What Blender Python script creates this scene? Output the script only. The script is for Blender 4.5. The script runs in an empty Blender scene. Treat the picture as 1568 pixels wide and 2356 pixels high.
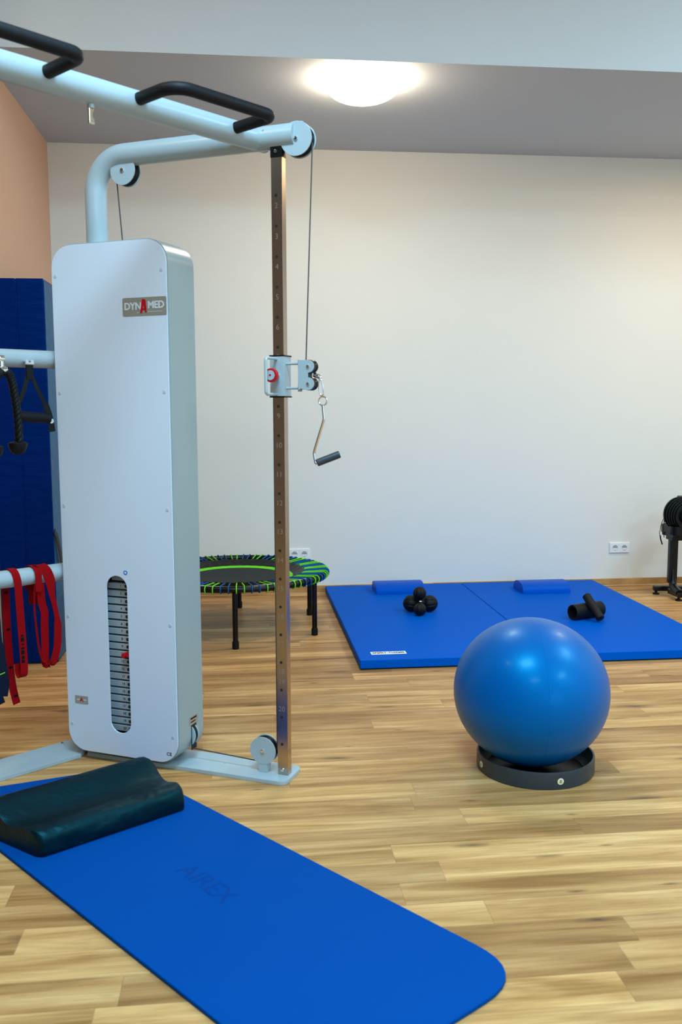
import bpy, bmesh, math, random
from mathutils import Vector, Matrix, Euler
PI = math.pi
SC = bpy.context.scene
COL = SC.collection
random.seed(7)

# ------------------------------------------------------------------ camera
H = 1.335289
PITCH, ROLL, YAW = 0.11455065, -0.00328379, 0.10726626
LENS = 2098.6428 / 2356 * 36.0
_f = Vector((math.sin(YAW), math.cos(YAW), 0)); _r = Vector((math.cos(YAW), -math.sin(YAW), 0)); _u = Vector((0, 0, 1))
_F = _f * math.cos(PITCH) - _u * math.sin(PITCH); _U = _u * math.cos(PITCH) + _f * math.sin(PITCH)
_R2 = _r * math.cos(ROLL) + _U * math.sin(ROLL); _U2 = -_r * math.sin(ROLL) + _U * math.cos(ROLL)
cd = bpy.data.cameras.new('camera'); cam = bpy.data.objects.new('camera', cd); COL.objects.link(cam)
cam.matrix_world = Matrix(((_R2.x, _U2.x, -_F.x, 0), (_R2.y, _U2.y, -_F.y, 0), (_R2.z, _U2.z, -_F.z, H), (0, 0, 0, 1)))
cd.sensor_fit = 'VERTICAL'; cd.sensor_height = 36.0; cd.lens = LENS
cd.clip_start = 0.05; cd.clip_end = 60
cd.dof.use_dof = True; cd.dof.focus_distance = 4.7; cd.dof.aperture_fstop = 4.2
SC.camera = cam
SC.view_settings.view_transform = 'Standard'; SC.view_settings.look = 'None'
SC.view_settings.gamma = 1.0; SC.view_settings.use_curve_mapping = False
SC.view_settings.exposure = 0.68

# ------------------------------------------------------------------ world and lights
W = bpy.data.worlds.new('world'); SC.world = W; W.use_nodes = True
bg = W.node_tree.nodes['Background']; bg.inputs[0].default_value = (0.62, 0.8, 1.0, 1); bg.inputs[1].default_value = 0.5

DAY = (0.45, 0.78, 1.0)
WARM = (1.0, 0.72, 0.40)
def area(name, loc, aim, sx, sy, power, color, shape='RECTANGLE', spread=180):
    l = bpy.data.lights.new(name, 'AREA'); l.shape = shape; l.size = sx
    if shape in ('RECTANGLE', 'ELLIPSE'): l.size_y = sy
    l.energy = power; l.color = color; l.spread = math.radians(spread)
    o = bpy.data.objects.new(name, l); COL.objects.link(o); o.location = loc
    o.rotation_euler = (Vector(aim) - Vector(loc)).to_track_quat('-Z', 'Y').to_euler()
    return o
# daylight: two roof windows in the upper ceiling, two added fills behind, and the openings behind the camera and on the right
area('daylight', (0.05, 1.45, 3.895), (0.05, 1.45, 0), 1.1, 0.9, 92, DAY)
area('daylight', (3.9, 2.9, 3.895), (3.9, 2.9, 0), 0.9, 1.1, 58, DAY)
area('daylight', (3.9, -0.6, 3.895), (3.9, -0.6, 0), 0.9, 1.1, 85, DAY)  # added fill for the foreground floor, no roof window known here
area('daylight', (0.05, -1.6, 3.895), (0.05, -1.6, 0), 1.1, 0.9, 60, DAY)  # second added fill, also without a known roof window
area('daylight', (3.2, -3.35, 1.35), (3.2, 6, 1.0), 2.1, 1.9, 22, DAY)
# ceiling lamp out of view and an added warm fill (visible lamp glows itself)
area('warm_light', (3.22, 5.12, 3.04), (3.22, 5.12, 0), 0.36, 0.36, 17, WARM, 'DISK')
LAMP_POWER = 32.0
area('warm_light', (-1.6, 2.4, 3.86), (-1.6, 2.4, 0), 0.36, 0.36, 10, WARM, 'DISK')  # added to warm the riser and wall at left, no lamp known there

# ------------------------------------------------------------------ materials
def mat(name, color, rough=0.5, metal=0.0, spec=0.5, bump=None, coat=0.0, coat_rough=0.1, sheen=0.0, emit=None, aniso=0.0, tint=None):
    m = bpy.data.materials.new(name); m.use_nodes = True
    nt = m.node_tree; b = nt.nodes['Principled BSDF']
    b.inputs['Base Color'].default_value = (*color, 1)
    b.inputs['Roughness'].default_value = rough; b.inputs['Metallic'].default_value = metal
    b.inputs['Specular IOR Level'].default_value = spec
    b.inputs['Coat Weight'].default_value = coat; b.inputs['Coat Roughness'].default_value = coat_rough
    b.inputs['Sheen Weight'].default_value = sheen
    b.inputs['Anisotropic'].default_value = aniso
    if tint: b.inputs['Specular Tint'].default_value = (*tint, 1)
    if emit:
        b.inputs['Emission Color'].default_value = (*emit[0], 1); b.inputs['Emission Strength'].default_value = emit[1]
    tc = nt.nodes.new('ShaderNodeTexCoord')
    if bump:
        sc, st, dist = bump[:3]
        mp = nt.nodes.new('ShaderNodeMapping'); nt.links.new(tc.outputs['Object'], mp.inputs[0])
        if len(bump) > 3: mp.inputs['Scale'].default_value = bump[3]
        n = nt.nodes.new('ShaderNodeTexNoise'); n.inputs['Scale'].default_value = sc; n.inputs['Detail'].default_value = 4
        nt.links.new(mp.outputs[0], n.inputs['Vector'])
        bp = nt.nodes.new('ShaderNodeBump'); bp.inputs['Strength'].default_value = st; bp.inputs['Distance'].default_value = dist
        nt.links.new(n.outputs['Fac'], bp.inputs['Height']); nt.links.new(bp.outputs[0], b.inputs['Normal'])
    return m

def vary(m, scale, amount, stretch=(1, 1, 1)):
    """gentle colour variation of the paint or cloth itself"""
    nt = m.node_tree; b = nt.nodes['Principled BSDF']; c = tuple(b.inputs['Base Color'].default_value)
    tc = nt.nodes.new('ShaderNodeTexCoord'); mp = nt.nodes.new('ShaderNodeMapping'); mp.inputs['Scale'].default_value = stretch
    n = nt.nodes.new('ShaderNodeTexNoise'); n.inputs['Scale'].default_value = scale; n.inputs['Detail'].default_value = 3
    mx = nt.nodes.new('ShaderNodeMix'); mx.data_type = 'RGBA'
    nt.links.new(tc.outputs['Object'], mp.inputs[0]); nt.links.new(mp.outputs[0], n.inputs['Vector']); nt.links.new(n.outputs['Fac'], mx.inputs['Factor'])
    mx.inputs['A'].default_value = (c[0] * (1 - amount), c[1] * (1 - amount), c[2] * (1 - amount), 1)
    mx.inputs['B'].default_value = (min(1, c[0] * (1 + amount)), min(1, c[1] * (1 + amount)), min(1, c[2] * (1 + amount)), 1)
    nt.links.new(mx.outputs['Result'], b.inputs['Base Color'])
    return m

M = {}
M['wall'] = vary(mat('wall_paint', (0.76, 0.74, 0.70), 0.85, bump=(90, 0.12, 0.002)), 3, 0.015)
M['peach'] = vary(mat('peach_paint', (0.66, 0.40, 0.27), 0.85, bump=(90, 0.12, 0.002)), 3, 0.02)
M['brown'] = vary(mat('brown_wall_paint', (0.24, 0.13, 0.085), 0.8), 3, 0.03)
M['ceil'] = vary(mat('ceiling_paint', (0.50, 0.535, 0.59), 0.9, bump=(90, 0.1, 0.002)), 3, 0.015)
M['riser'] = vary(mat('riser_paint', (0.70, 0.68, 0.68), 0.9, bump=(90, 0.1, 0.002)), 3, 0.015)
M['white_panel'] = mat('white_panel', (0.64, 0.69, 0.79), 0.28, bump=(400, 0.03, 0.0005))  # white, with the skylight's blue reflection put into the colour
M['frame'] = mat('pale_grey_paint', (0.37, 0.45, 0.49), 0.32, spec=0.6, bump=(500, 0.04, 0.0004))
M['frame2'] = mat('pale_grey_housing', (0.30, 0.35, 0.355), 0.32, bump=(500, 0.03, 0.0004))
M['steel'] = mat('brushed_steel', (0.50, 0.42, 0.355), 0.24, 1.0, bump=(60, 0.08, 0.0006, (14, 14, 0.4)))
M['chrome'] = mat('chrome', (0.82, 0.82, 0.83), 0.12, 1.0)
M['brass'] = mat('warm_steel', (0.72, 0.55, 0.42), 0.2, 1.0)
M['rubber'] = mat('black_rubber', (0.004, 0.0045, 0.005), 0.5, spec=0.22, bump=(300, 0.1, 0.0005))
M['foam'] = mat('black_foam', (0.003, 0.004, 0.006), 0.55, spec=0.25, bump=(500, 0.25, 0.0006))
M['black'] = mat('black_plastic', (0.003, 0.004, 0.005), 0.33, spec=0.25)
M['blackmetal'] = mat('black_metal', (0.003, 0.003, 0.004), 0.26, spec=0.3)
M['void'] = mat('recess_shade_black', (0.01, 0.01, 0.01), 0.9)  # near-black stands in for the shade inside holes, slots and housing
M['cable'] = mat('dark_cable', (0.05, 0.045, 0.045), 0.45)
M['red'] = mat('red_plastic', (0.50, 0.002, 0.008), 0.35, spec=0.3)
M['redband'] = mat('red_webbing', (0.28, 0.0005, 0.003), 0.8, spec=0.1, bump=(900, 0.2, 0.0005))
M['logo_grey'] = mat('logo_plate_grey', (0.42, 0.39, 0.35), 0.35, 0.5)
M['silver_print'] = mat('silver_print', (0.62, 0.64, 0.66), 0.4)
M['white_print'] = mat('white_print', (0.85, 0.86, 0.88), 0.5)
M['dark_print'] = mat('dark_print', (0.004, 0.004, 0.005), 0.6, spec=0.1)
M['engrave'] = mat('engraved_mark', (0.40, 0.35, 0.30), 0.5, 0.7)
M['plate'] = mat('weight_plate_steel', (0.42, 0.46, 0.48), 0.42, 0.35)
M['screwcap'] = mat('screw_cap_grey', (0.50, 0.52, 0.56), 0.5)
M['blue_dot'] = mat('blue_sticker', (0.05, 0.18, 0.55), 0.4)
M['matblue'] = mat('blue_vinyl', (0.0003, 0.095, 0.52), 0.5, tint=(0.05, 0.45, 1.0), spec=0.02, bump=(700, 0.15, 0.0005))
M['matside'] = mat('blue_vinyl_side', (0.001, 0.085, 0.52), 0.5, tint=(0.05, 0.45, 1.0), spec=0.12, bump=(700, 0.15, 0.0005))
M['rollblue'] = mat('blue_vinyl_roll', (0.0005, 0.07, 0.47), 0.40, tint=(0.05, 0.45, 1.0), spec=0.25, bump=(300, 0.1, 0.0005))
M['yoga'] = mat('blue_foam_mat', (0.0005, 0.058, 0.28), 0.8, tint=(0.05, 0.45, 1.0), spec=0.08, bump=(900, 0.25, 0.0006))
M['yogamark'] = mat('embossed_blue', (0.0005, 0.044, 0.225), 0.7, tint=(0.05, 0.45, 1.0), spec=0.08)
M['navyvinyl'] = mat('navy_vinyl', (0.0005, 0.012, 0.115), 0.36, tint=(0.05, 0.45, 1.0), spec=0.25, bump=(9, 0.35, 0.02, (1, 1, 3)))
M['litvinyl'] = mat('lit_side_vinyl', (0.002, 0.075, 0.19), 0.40, spec=0.2, tint=(0.1, 0.6, 0.9), bump=(9, 0.3, 0.02, (1, 1, 3)))  # mat vinyl made lighter, window light put into the colour
M['pillow'] = mat('dark_teal_leatherette', (0.0005, 0.008, 0.012), 0.42, spec=0.28, tint=(0.15, 0.8, 1.0), bump=(7, 0.22, 0.03, (1.5, 4, 1)))
M['ball'] = mat('blue_ball_vinyl', (0.0003, 0.090, 0.35), 0.38, tint=(0.0, 0.70, 1.0), spec=0.75, coat=0.05, coat_rough=0.16, bump=(900, 0.04, 0.0003))
M['ring'] = mat('dark_grey_plastic', (0.034, 0.044, 0.052), 0.34, spec=0.35)
M['green'] = mat('lime_cord', (0.15, 0.66, 0.025), 0.7, spec=0.15)
M['cordblue'] = mat('blue_cord', (0.003, 0.10, 0.36), 0.7, spec=0.15)
M['bed'] = mat('grey_jumping_mat', (0.026, 0.030, 0.034), 0.8, spec=0.2)
M['skirt'] = mat('black_skirt_fabric', (0.004, 0.004, 0.004), 0.42, spec=0.25, bump=(40, 0.5, 0.01))
M['socket'] = mat('white_socket_plastic', (0.82, 0.83, 0.85), 0.3)
M['socketshade'] = mat('socket_shade_grey', (0.36, 0.38, 0.41), 0.45)  # grey stands in for shade in the white socket's recess
M['navy'] = mat('navy_tube', (0.001, 0.004, 0.020), 0.5, spec=0.2)
M['yellow'] = mat('yellow_print', (0.75, 0.65, 0.05), 0.4)
M['purple'] = mat('purple_print', (0.25, 0.12, 0.45), 0.4)
M['dumbred'] = mat('red_badge', (0.6, 0.03, 0.04), 0.3)
M['glow'] = mat('lamp_glass', (0.9, 0.9, 0.88), 0.4, emit=((1.0, 0.84, 0.60), LAMP_POWER))
M['lampring'] = mat('lamp_base_white', (0.8, 0.8, 0.78), 0.4)

def wood(name, plank=True, tint=1.0):
    m = bpy.data.materials.new(name); m.use_nodes = True; nt = m.node_tree; N = nt.nodes; L = nt.links
    b = N['Principled BSDF']; b.inputs['Roughness'].default_value = 0.42; b.inputs['Specular IOR Level'].default_value = 0.2
    tc = N.new('ShaderNodeTexCoord')
    def math_(op, a, c=None):
        n = N.new('ShaderNodeMath'); n.operation = op
        for i, v in enumerate((a, c)):
            if v is None: continue
            if hasattr(v, 'links'): L.new(v, n.inputs[i])
            else: n.inputs[i].default_value = v
        return n.outputs[0]
    sep = N.new('ShaderNodeSeparateXYZ'); L.new(tc.outputs['Object'], sep.inputs[0])
    RW, RL = 0.1135, 1.21
    row = math_('FLOOR', math_('DIVIDE', math_('ADD', sep.outputs['Y'], 10 * RW - 2.29 % RW + (-0.0)), RW))
    wn = N.new('ShaderNodeTexWhiteNoise'); wn.noise_dimensions = '1D'; L.new(row, wn.inputs['W'])
    colx = math_('FLOOR', math_('DIVIDE', math_('ADD', sep.outputs['X'], math_('MULTIPLY', wn.outputs['Value'], RL)), RL))
    cmb = N.new('ShaderNodeCombineXYZ'); L.new(row, cmb.inputs[0]); L.new(colx, cmb.inputs[1])
    wn2 = N.new('ShaderNodeTexWhiteNoise'); wn2.noise_dimensions = '3D'; L.new(cmb.outputs[0], wn2.inputs['Vector'])
    # grain
    off = N.new('ShaderNodeVectorMath'); off.operation = 'SCALE'; L.new(wn2.outputs['Color'], off.inputs[0]); off.inputs['Scale'].default_value = 17.0
    addv = N.new('ShaderNodeVectorMath'); addv.operation = 'ADD'; L.new(tc.outputs['Object'], addv.inputs[0]); L.new(off.outputs[0], addv.inputs[1])
    def noise(scale, stretch, detail=5, rough=0.6, dist=0.0):
        mp = N.new('ShaderNodeMapping'); mp.inputs['Scale'].default_value = stretch; L.new(addv.outputs[0], mp.inputs[0])
        n = N.new('ShaderNodeTexNoise'); n.inputs['Scale'].default_value = scale; n.inputs['Detail'].default_value = detail
        n.inputs['Roughness'].default_value = rough; n.inputs['Distortion'].default_value = dist; L.new(mp.outputs[0], n.inputs['Vector']); return n.outputs['Fac']
    def ramp(fac, stops):
        r = N.new('ShaderNodeValToRGB'); L.new(fac, r.inputs[0]); e = r.color_ramp.elements
        while len(e) < len(stops): e.new(0.5)
        for k, (p, c) in enumerate(stops): e[k].position = p; e[k].color = (*c, 1)
        return r.outputs['Color']
    def mix(f, a, c, mode='MIX'):
        n = N.new('ShaderNodeMix'); n.data_type = 'RGBA'; n.blend_type = mode
        for key, v in (('Factor', f), ('A', a), ('B', c)):
            if hasattr(v, 'links'): L.new(v, n.inputs[key])
            elif key == 'Factor': n.inputs[key].default_value = v
            else: n.inputs[key].default_value = (*v, 1)
        return n.outputs['Result']
    t = tint
    base = ramp(noise(3.2, (0.45, 5.5, 1), 3, 0.55, 0.6), [(0.30, (0.36 * t, 0.175 * t, 0.052 * t)), (0.5, (0.56 * t, 0.300 * t, 0.108 * t)), (0.70, (0.74 * t, 0.44 * t, 0.185 * t))])
    fine = ramp(noise(7, (0.8, 22, 1), 6, 0.7, 0.4), [(0.32, (0.70, 0.66, 0.60)), (0.55, (1, 1, 1)), (0.8, (1.06, 1.06, 1.06))])
    c = mix(0.85, base, fine, 'MULTIPLY')
    streak = ramp(noise(2.6, (0.9, 20, 1), 5, 0.65, 1.0), [(0.58, (0, 0, 0)), (0.74, (1, 1, 1))])
    c = mix(math_('MULTIPLY', streak, 0.40), c, (0.22 * t, 0.145 * t, 0.085 * t))
    # knots
    mp = N.new('ShaderNodeMapping'); mp.inputs['Scale'].default_value = (1.6, 6.5, 1); L.new(addv.outputs[0], mp.inputs[0])
    vo = N.new('ShaderNodeTexVoronoi'); vo.inputs['Scale'].default_value = 1.25; vo.inputs['Randomness'].default_value = 1.0
    vo.distance = 'EUCLIDEAN'; vo.voronoi_dimensions = '2D'; L.new(mp.outputs[0], vo.inputs['Vector'])
    vsep = N.new('ShaderNodeSeparateColor'); L.new(vo.outputs['Color'], vsep.inputs[0])
    kn = ramp(math_('ADD', math_('MULTIPLY', vo.outputs['Distance'], math_('ADD', 0.55, math_('MULTIPLY', vsep.outputs[1], 1.6))), math_('MULTIPLY', noise(16, (1, 3, 1), 4), 0.16)), [(0.075, (1, 1, 1)), (0.21, (0, 0, 0))])
    c = mix(math_('MULTIPLY', math_('MULTIPLY', kn, 0.85), math_('GREATER_THAN', vsep.outputs[0], 0.50)), c, (0.115 * t, 0.066 * t, 0.034 * t))
    if plank:
        tone = ramp(wn2.outputs['Value'], [(0.0, (0.74, 0.70, 0.68)), (0.5, (0.97, 0.96, 0.95)), (1.0, (1.14, 1.15, 1.16))])
        c = mix(1.0, c, tone, 'MULTIPLY')
        fy = math_('FRACT', math_('DIVIDE', math_('ADD', sep.outputs['Y'], 10 * RW - 2.29 % RW), RW))
        fx = math_('FRACT', math_('DIVIDE', math_('ADD', sep.outputs['X'], math_('MULTIPLY', wn.outputs['Value'], RL)), RL))
        gy = math_('LESS_THAN', fy, 0.013); gx = math_('LESS_THAN', fx, 0.0014)
        c = mix(math_('MULTIPLY', math_('MAXIMUM', gy, gx), 0.45), c, (0.16, 0.10, 0.055))
    L.new(c, b.inputs['Base Color'])
    bp = N.new('ShaderNodeBump'); bp.inputs['Strength'].default_value = 0.08; bp.inputs['Distance'].default_value = 0.002
    L.new(noise(9, (1, 20, 1), 5, 0.7), bp.inputs['Height']); L.new(bp.outputs[0], b.inputs['Normal'])
    return m
M['floor'] = wood('oak_planks')
M['skirting'] = wood('oak_skirting', False, 0.85)
M['skirtlight'] = mat('pale_oak_strip', (0.62, 0.45, 0.26), 0.4)

# ------------------------------------------------------------------ mesh helpers
class B:
    def __init__(self): self.bm = bmesh.new()
    def _add(self, verts, faces):
        vs = [self.bm.verts.new(v) for v in verts]
        for f in faces:
            try: self.bm.faces.new([vs[i] for i in f])
            except ValueError: pass
        return vs
    def box(self, x0, x1, y0, y1, z0, z1, bev=0.0, seg=2):
        t = bmesh.new()
        r = bmesh.ops.create_cube(t, size=1.0)
        for v in t.verts: v.co = Vector(((x0 + x1) / 2 + v.co.x * (x1 - x0), (y0 + y1) / 2 + v.co.y * (y1 - y0), (z0 + z1) / 2 + v.co.z * (z1 - z0)))
        if bev: bmesh.ops.bevel(t, geom=list(t.edges), offset=bev, segments=seg, profile=0.5, affect='EDGES')
        self.join(t); return self
    def join(self, t, mtx=None):
        if mtx is not None: bmesh.ops.transform(t, matrix=mtx, verts=t.verts)
        me = bpy.data.meshes.new('tmp'); t.to_mesh(me); t.free(); self.bm.from_mesh(me); bpy.data.meshes.remove(me); return self
    def tube(self, pts, r, n=16, closed=False, caps=True, radii=None):
        pts = [Vector(p) for p in pts]; m = len(pts); rings = []; up = None
        for i, p in enumerate(pts):
            a = pts[(i - 1) % m] if (i or closed) else p; c = pts[(i + 1) % m] if (i < m - 1 or closed) else p
            t = (c - a).normalized()
            if up is None:
                up = Vector((0, 0, 1)) if abs(t.z) < 0.9 else Vector((1, 0, 0))
            up = (up - t * up.dot(t)).normalized(); s = t.cross(up); rr = radii[i] if radii else r
            rings.append([self.bm.verts.new(p + (up * math.cos(2 * PI * k / n) + s * math.sin(2 * PI * k / n)) * rr) for k in range(n)])
        for i in range(m - 1 + (1 if closed else 0)):
            A, C = rings[i], rings[(i + 1) % m]
            for k in range(n): self.bm.faces.new((A[k], A[(k + 1) % n], C[(k + 1) % n], C[k]))
        if caps and not closed:
            self.bm.faces.new(rings[0][::-1]); self.bm.faces.new(rings[-1])
        return self
    def cyl(self, a, b, r, n=24, r2=None, bev=0.0):
        a = Vector(a); b = Vector(b)
        if bev:
            d = (b - a).normalized() * bev
            return self.tube([a, a + d * 0.3, a + d, b - d, b - d * 0.3, b], r, n, radii=[r - bev, r - bev * 0.3, r, (r2 or r), (r2 or r) - bev * 0.3, (r2 or r) - bev])
        return self.tube([a, b], r, n, radii=[r, r2 if r2 is not None else r])
    def lathe(self, prof, n=48, origin=(0, 0, 0), closed=False):
        o = Vector(origin); rings = []
        for (r, z) in prof:
            if r < 1e-6: rings.append([self.bm.verts.new(o + Vector((0, 0, z)))])
            else: rings.append([self.bm.verts.new(o + Vector((r * math.cos(2 * PI * k / n), r * math.sin(2 * PI * k / n), z))) for k in range(n)])
        idx = list(range(len(rings) - 1)) + ([len(rings) - 1] if closed else [])
        for i in idx:
            A, C = rings[i], rings[(i + 1) % len(rings)]
            for k in range(n):
                k2 = (k + 1) % n
                if len(A) == 1 and len(C) == 1: continue
                if len(A) == 1: self.bm.faces.new((A[0], C[k2], C[k]))
                elif len(C) == 1: self.bm.faces.new((A[k], A[k2], C[0]))
                else: self.bm.faces.new((A[k], A[k2], C[k2], C[k]))
        return self
    def sphere(self, c, r, n=24, scale=(1, 1, 1)):
        t = bmesh.new(); bmesh.ops.create_uvsphere(t, u_segments=n * 2, v_segments=n, radius=r)
        for v in t.verts: v.co = Vector(c) + Vector((v.co.x * scale[0], v.co.y * scale[1], v.co.z * scale[2]))
        return self.join(t)
    def prism(self, pts, axis_from, axis_to):
        """pts: 3D points of a planar outline, swept by the vector axis_to-axis_from"""
        d = Vector(axis_to) - Vector(axis_from); n = len(pts)
        A = [self.bm.verts.new(Vector(p)) for p in pts]; C = [self.bm.verts.new(Vector(p) + d) for p in pts]
        self.bm.faces.new(A[::-1]); self.bm.faces.new(C)
        for k in range(n): self.bm.faces.new((A[k], A[(k + 1) % n], C[(k + 1) % n], C[k]))
        return self
    def ribbon(self, pts, wdirs, width, thick):
        pts = [Vector(p) for p in pts]; m = len(pts); prev = None
        if not isinstance(wdirs, list): wdirs = [wdirs] * m
        if not isinstance(width, list): width = [width] * m
        for i, p in enumerate(pts):
            t = (pts[min(i + 1, m - 1)] - pts[max(i - 1, 0)]).normalized()
            w = Vector(wdirs[i]); w = (w - t * w.dot(t)).normalized(); n = t.cross(w)
            q = [self.bm.verts.new(p + w * sx * width[i] / 2 + n * sn * thick / 2) for sx, sn in ((-1, -1), (1, -1), (1, 1), (-1, 1))]
            if prev:
                for k in range(4): self.bm.faces.new((prev[k], prev[(k + 1) % 4], q[(k + 1) % 4], q[k]))
            else: self.bm.faces.new(q[::-1])
            prev = q
        self.bm.faces.new(prev); return self

def smooth_path(pts, n=8):
    P = [Vector(p) for p in pts]; P = [P[0] * 2 - P[1]] + P + [P[-1] * 2 - P[-2]]; out = []
    for i in range(1, len(P) - 2):
        for k in range(n):
            t = k / n; a, b, c, d = P[i - 1], P[i], P[i + 1], P[i + 2]
            out.append(0.5 * ((2 * b) + (c - a) * t + (2 * a - 5 * b + 4 * c - d) * t * t + (3 * b - 3 * c + d - a) * t ** 3))
    out.append(P[-2]); return out

def world_loc(o):
    v = Vector((0, 0, 0))
    while o is not None: v += o.location; o = o.parent
    return v

def finish(name, me, material, parent, xf, angle):
    if xf is not None: me.transform(xf)
    base = world_loc(parent)
    bm = bmesh.new(); bm.from_mesh(me)
    bmesh.ops.recalc_face_normals(bm, faces=bm.faces)
    ca = math.radians(angle)
    for f in bm.faces: f.smooth = True
    for e in bm.edges:
        if len(e.link_faces) == 2: e.smooth = e.calc_face_angle(0) < ca
    o = bpy.data.objects.new(name, me); COL.objects.link(o)
    if parent is None:
        xs = [v.co for v in bm.verts]
        c = Vector(((min(v.x for v in xs) + max(v.x for v in xs)) / 2, (min(v.y for v in xs) + max(v.y for v in xs)) / 2, min(v.z for v in xs)))
        base = c; o.location = c
    else: o.parent = parent
    bmesh.ops.translate(bm, verts=bm.verts, vec=-base)
    bm.to_mesh(me); bm.free()
    for m in (material if isinstance(material, (list, tuple)) else [material]): me.materials.append(m)
    wn = o.modifiers.new('weighted_normal', 'WEIGHTED_NORMAL'); wn.keep_sharp = True; wn.weight = 100
    return o

def obj(name, b, material, parent=None, xf=None, angle=38):
    me = bpy.data.meshes.new(name); b.bm.to_mesh(me); b.bm.free()
    return finish(name, me, material, parent, xf, angle)

def flat(loops, depth, bev=0.0):
    """filled 2D outlines (first is outer, rest are holes) with thickness, centred on z=0, as a bmesh"""
    cu = bpy.data.curves.new('outline', 'CURVE'); cu.dimensions = '2D'; cu.fill_mode = 'BOTH'
    for lp in loops:
        s = cu.splines.new('POLY'); s.points.add(len(lp) - 1); s.use_cyclic_u = True
        for i, (x, y) in enumerate(lp): s.points[i].co = (x, y, 0, 1)
    cu.extrude = depth / 2 - bev
    if bev: cu.bevel_depth = bev; cu.bevel_resolution = 1; cu.offset = -bev
    return curve_mesh(cu)

def curve_mesh(cu):
    o = bpy.data.objects.new('tmp', cu); COL.objects.link(o)
    dg = bpy.context.evaluated_depsgraph_get(); me = bpy.data.meshes.new_from_object(o.evaluated_get(dg))
    t = bmesh.new(); t.from_mesh(me); bpy.data.meshes.remove(me); bpy.data.objects.remove(o); bpy.data.curves.remove(cu)
    bmesh.ops.remove_doubles(t, verts=t.verts, dist=1e-5)
    return t

def text_bm(s, size, thick=0.0004, bold=0.0, spacing=1.0):
    cu = bpy.data.curves.new('txt', 'FONT'); cu.body = s; cu.size = size; cu.extrude = thick / 2
    cu.align_x = 'CENTER'; cu.align_y = 'CENTER'; cu.offset = bold; cu.space_character = spacing; cu.resolution_u = 3
    return curve_mesh(cu)

def frame_mtx(origin, xdir, ydir):
    x = Vector(xdir).normalized(); y = Vector(ydir); y = (y - x * y.dot(x)).normalized(); z = x.cross(y)
    return Matrix(((x.x, y.x, z.x, origin[0]), (x.y, y.y, z.y, origin[1]), (x.z, y.z, z.z, origin[2]), (0, 0, 0, 1)))

def rrect(x0, x1, y0, y1, r, n=8):
    out = []
    for cx, cy, a0 in ((x1 - r, y1 - r, 0), (x0 + r, y1 - r, 90), (x0 + r, y0 + r, 180), (x1 - r, y0 + r, 270)):
        for k in range(n + 1):
            a = math.radians(a0 + 90 * k / n); out.append((cx + r * math.cos(a), cy + r * math.sin(a)))
    return out

def circle(cx, cy, r, n=24): return [(cx + r * math.cos(2 * PI * k / n), cy + r * math.sin(2 * PI * k / n)) for k in range(n)]

def tag(o, label=None, cat=None, group=None, kind=None):
    if label: o['label'] = label
    if cat: o['category'] = cat
    if group: o['group'] = group
    if kind: o['kind'] = kind
    return o
def thing(name, loc, label, cat, group=None):
    o = bpy.data.objects.new(name, None); o.empty_display_size = 0.05; COL.objects.link(o); o.location = loc
    return tag(o, label, cat, group)
def dup(root, loc, label=None, group=None, rotz=0.0):
    r = root.copy(); COL.objects.link(r); r.location = loc; r.rotation_euler = (0, 0, rotz)
    if label: r['label'] = label
    if group: r['group'] = group
    for ch in list(root.children):
        c = ch.copy(); COL.objects.link(c); c.parent = r
        for g in list(ch.children):
            d = g.copy(); COL.objects.link(d); d.parent = c
    return r
def struct(name, b, m): return tag(obj(name, b, m), kind='structure')

# ------------------------------------------------------------------ the room
WY, CZ, TOPZ, WX = 6.478, 3.090, 3.90, -1.259     # back wall, soffit height, upper ceiling, left wall
XL, XR, YB, RY = -4.2, 5.3, -3.3, 4.84
floor = struct('floor', B().box(XL - .1, XR + .1, YB - .1, WY + .1, -0.10, 0.0), M['floor'])
# floor texture uses the object's own coordinates, so keep its origin at the world's
floor.data.transform(Matrix.Translation(floor.location)); floor.location = (0, 0, 0)
struct('wall_back', B().box(WX - .12, XR + .1, WY, WY + .12, 0, CZ + .1), M['wall'])
struct('wall_left', B().box(WX - .12, WX, 3.9, WY, 0, TOPZ), M['peach'])
struct('wall_left', B().box(XL, WX - .12, 3.9, 4.02, 0, TOPZ), M['brown'])
struct('wall_left', B().box(XL - .12, XL, YB, 4.02, 0, TOPZ), M['brown'])
def wall_with_holes(name, u0, u1, z1, holes, place):
    """wall outline in (u,z) with rectangular holes; place() maps it"""
    t = flat([[(u0, 0), (u1, 0), (u1, z1), (u0, z1)]] + [[(a, c), (b_, c), (b_, d), (a, d)] for a, b_, c, d in holes], 0.12)
    b = B(); b.join(t, place); return struct(name, b, M['wall'])
wall_with_holes('wall_front', XL - .12, XR + .12, TOPZ, [(-0.8, 1.4, 0.35, 2.35), (2.1, 4.3, 0.35, 2.35)], frame_mtx((0, YB, 0), (1, 0, 0), (0, 0, 1)))
wall_with_holes('wall_right', YB, WY, TOPZ, [(0.55, 2.65, 0.65, 2.35)], frame_mtx((XR, 0, 0), (0, 1, 0), (0, 0, 1)))
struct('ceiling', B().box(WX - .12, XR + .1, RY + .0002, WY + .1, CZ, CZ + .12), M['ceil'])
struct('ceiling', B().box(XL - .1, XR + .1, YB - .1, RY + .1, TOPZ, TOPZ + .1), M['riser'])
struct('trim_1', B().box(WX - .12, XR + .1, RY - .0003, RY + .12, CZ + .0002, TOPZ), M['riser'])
struct('baseboard_back', B().box(WX, XR - .06, WY - .014, WY, 0, .054, .003), M['skirting'])
struct('baseboard_left', B().box(WX, WX + .014, 3.9, WY - .014, 0, .054, .003), M['skirting'])
struct('trim_2', B().box(WX + .014, XR - .06, WY - .019, WY - .014, 0, .006, .0015), M['skirtlight'])

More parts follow.
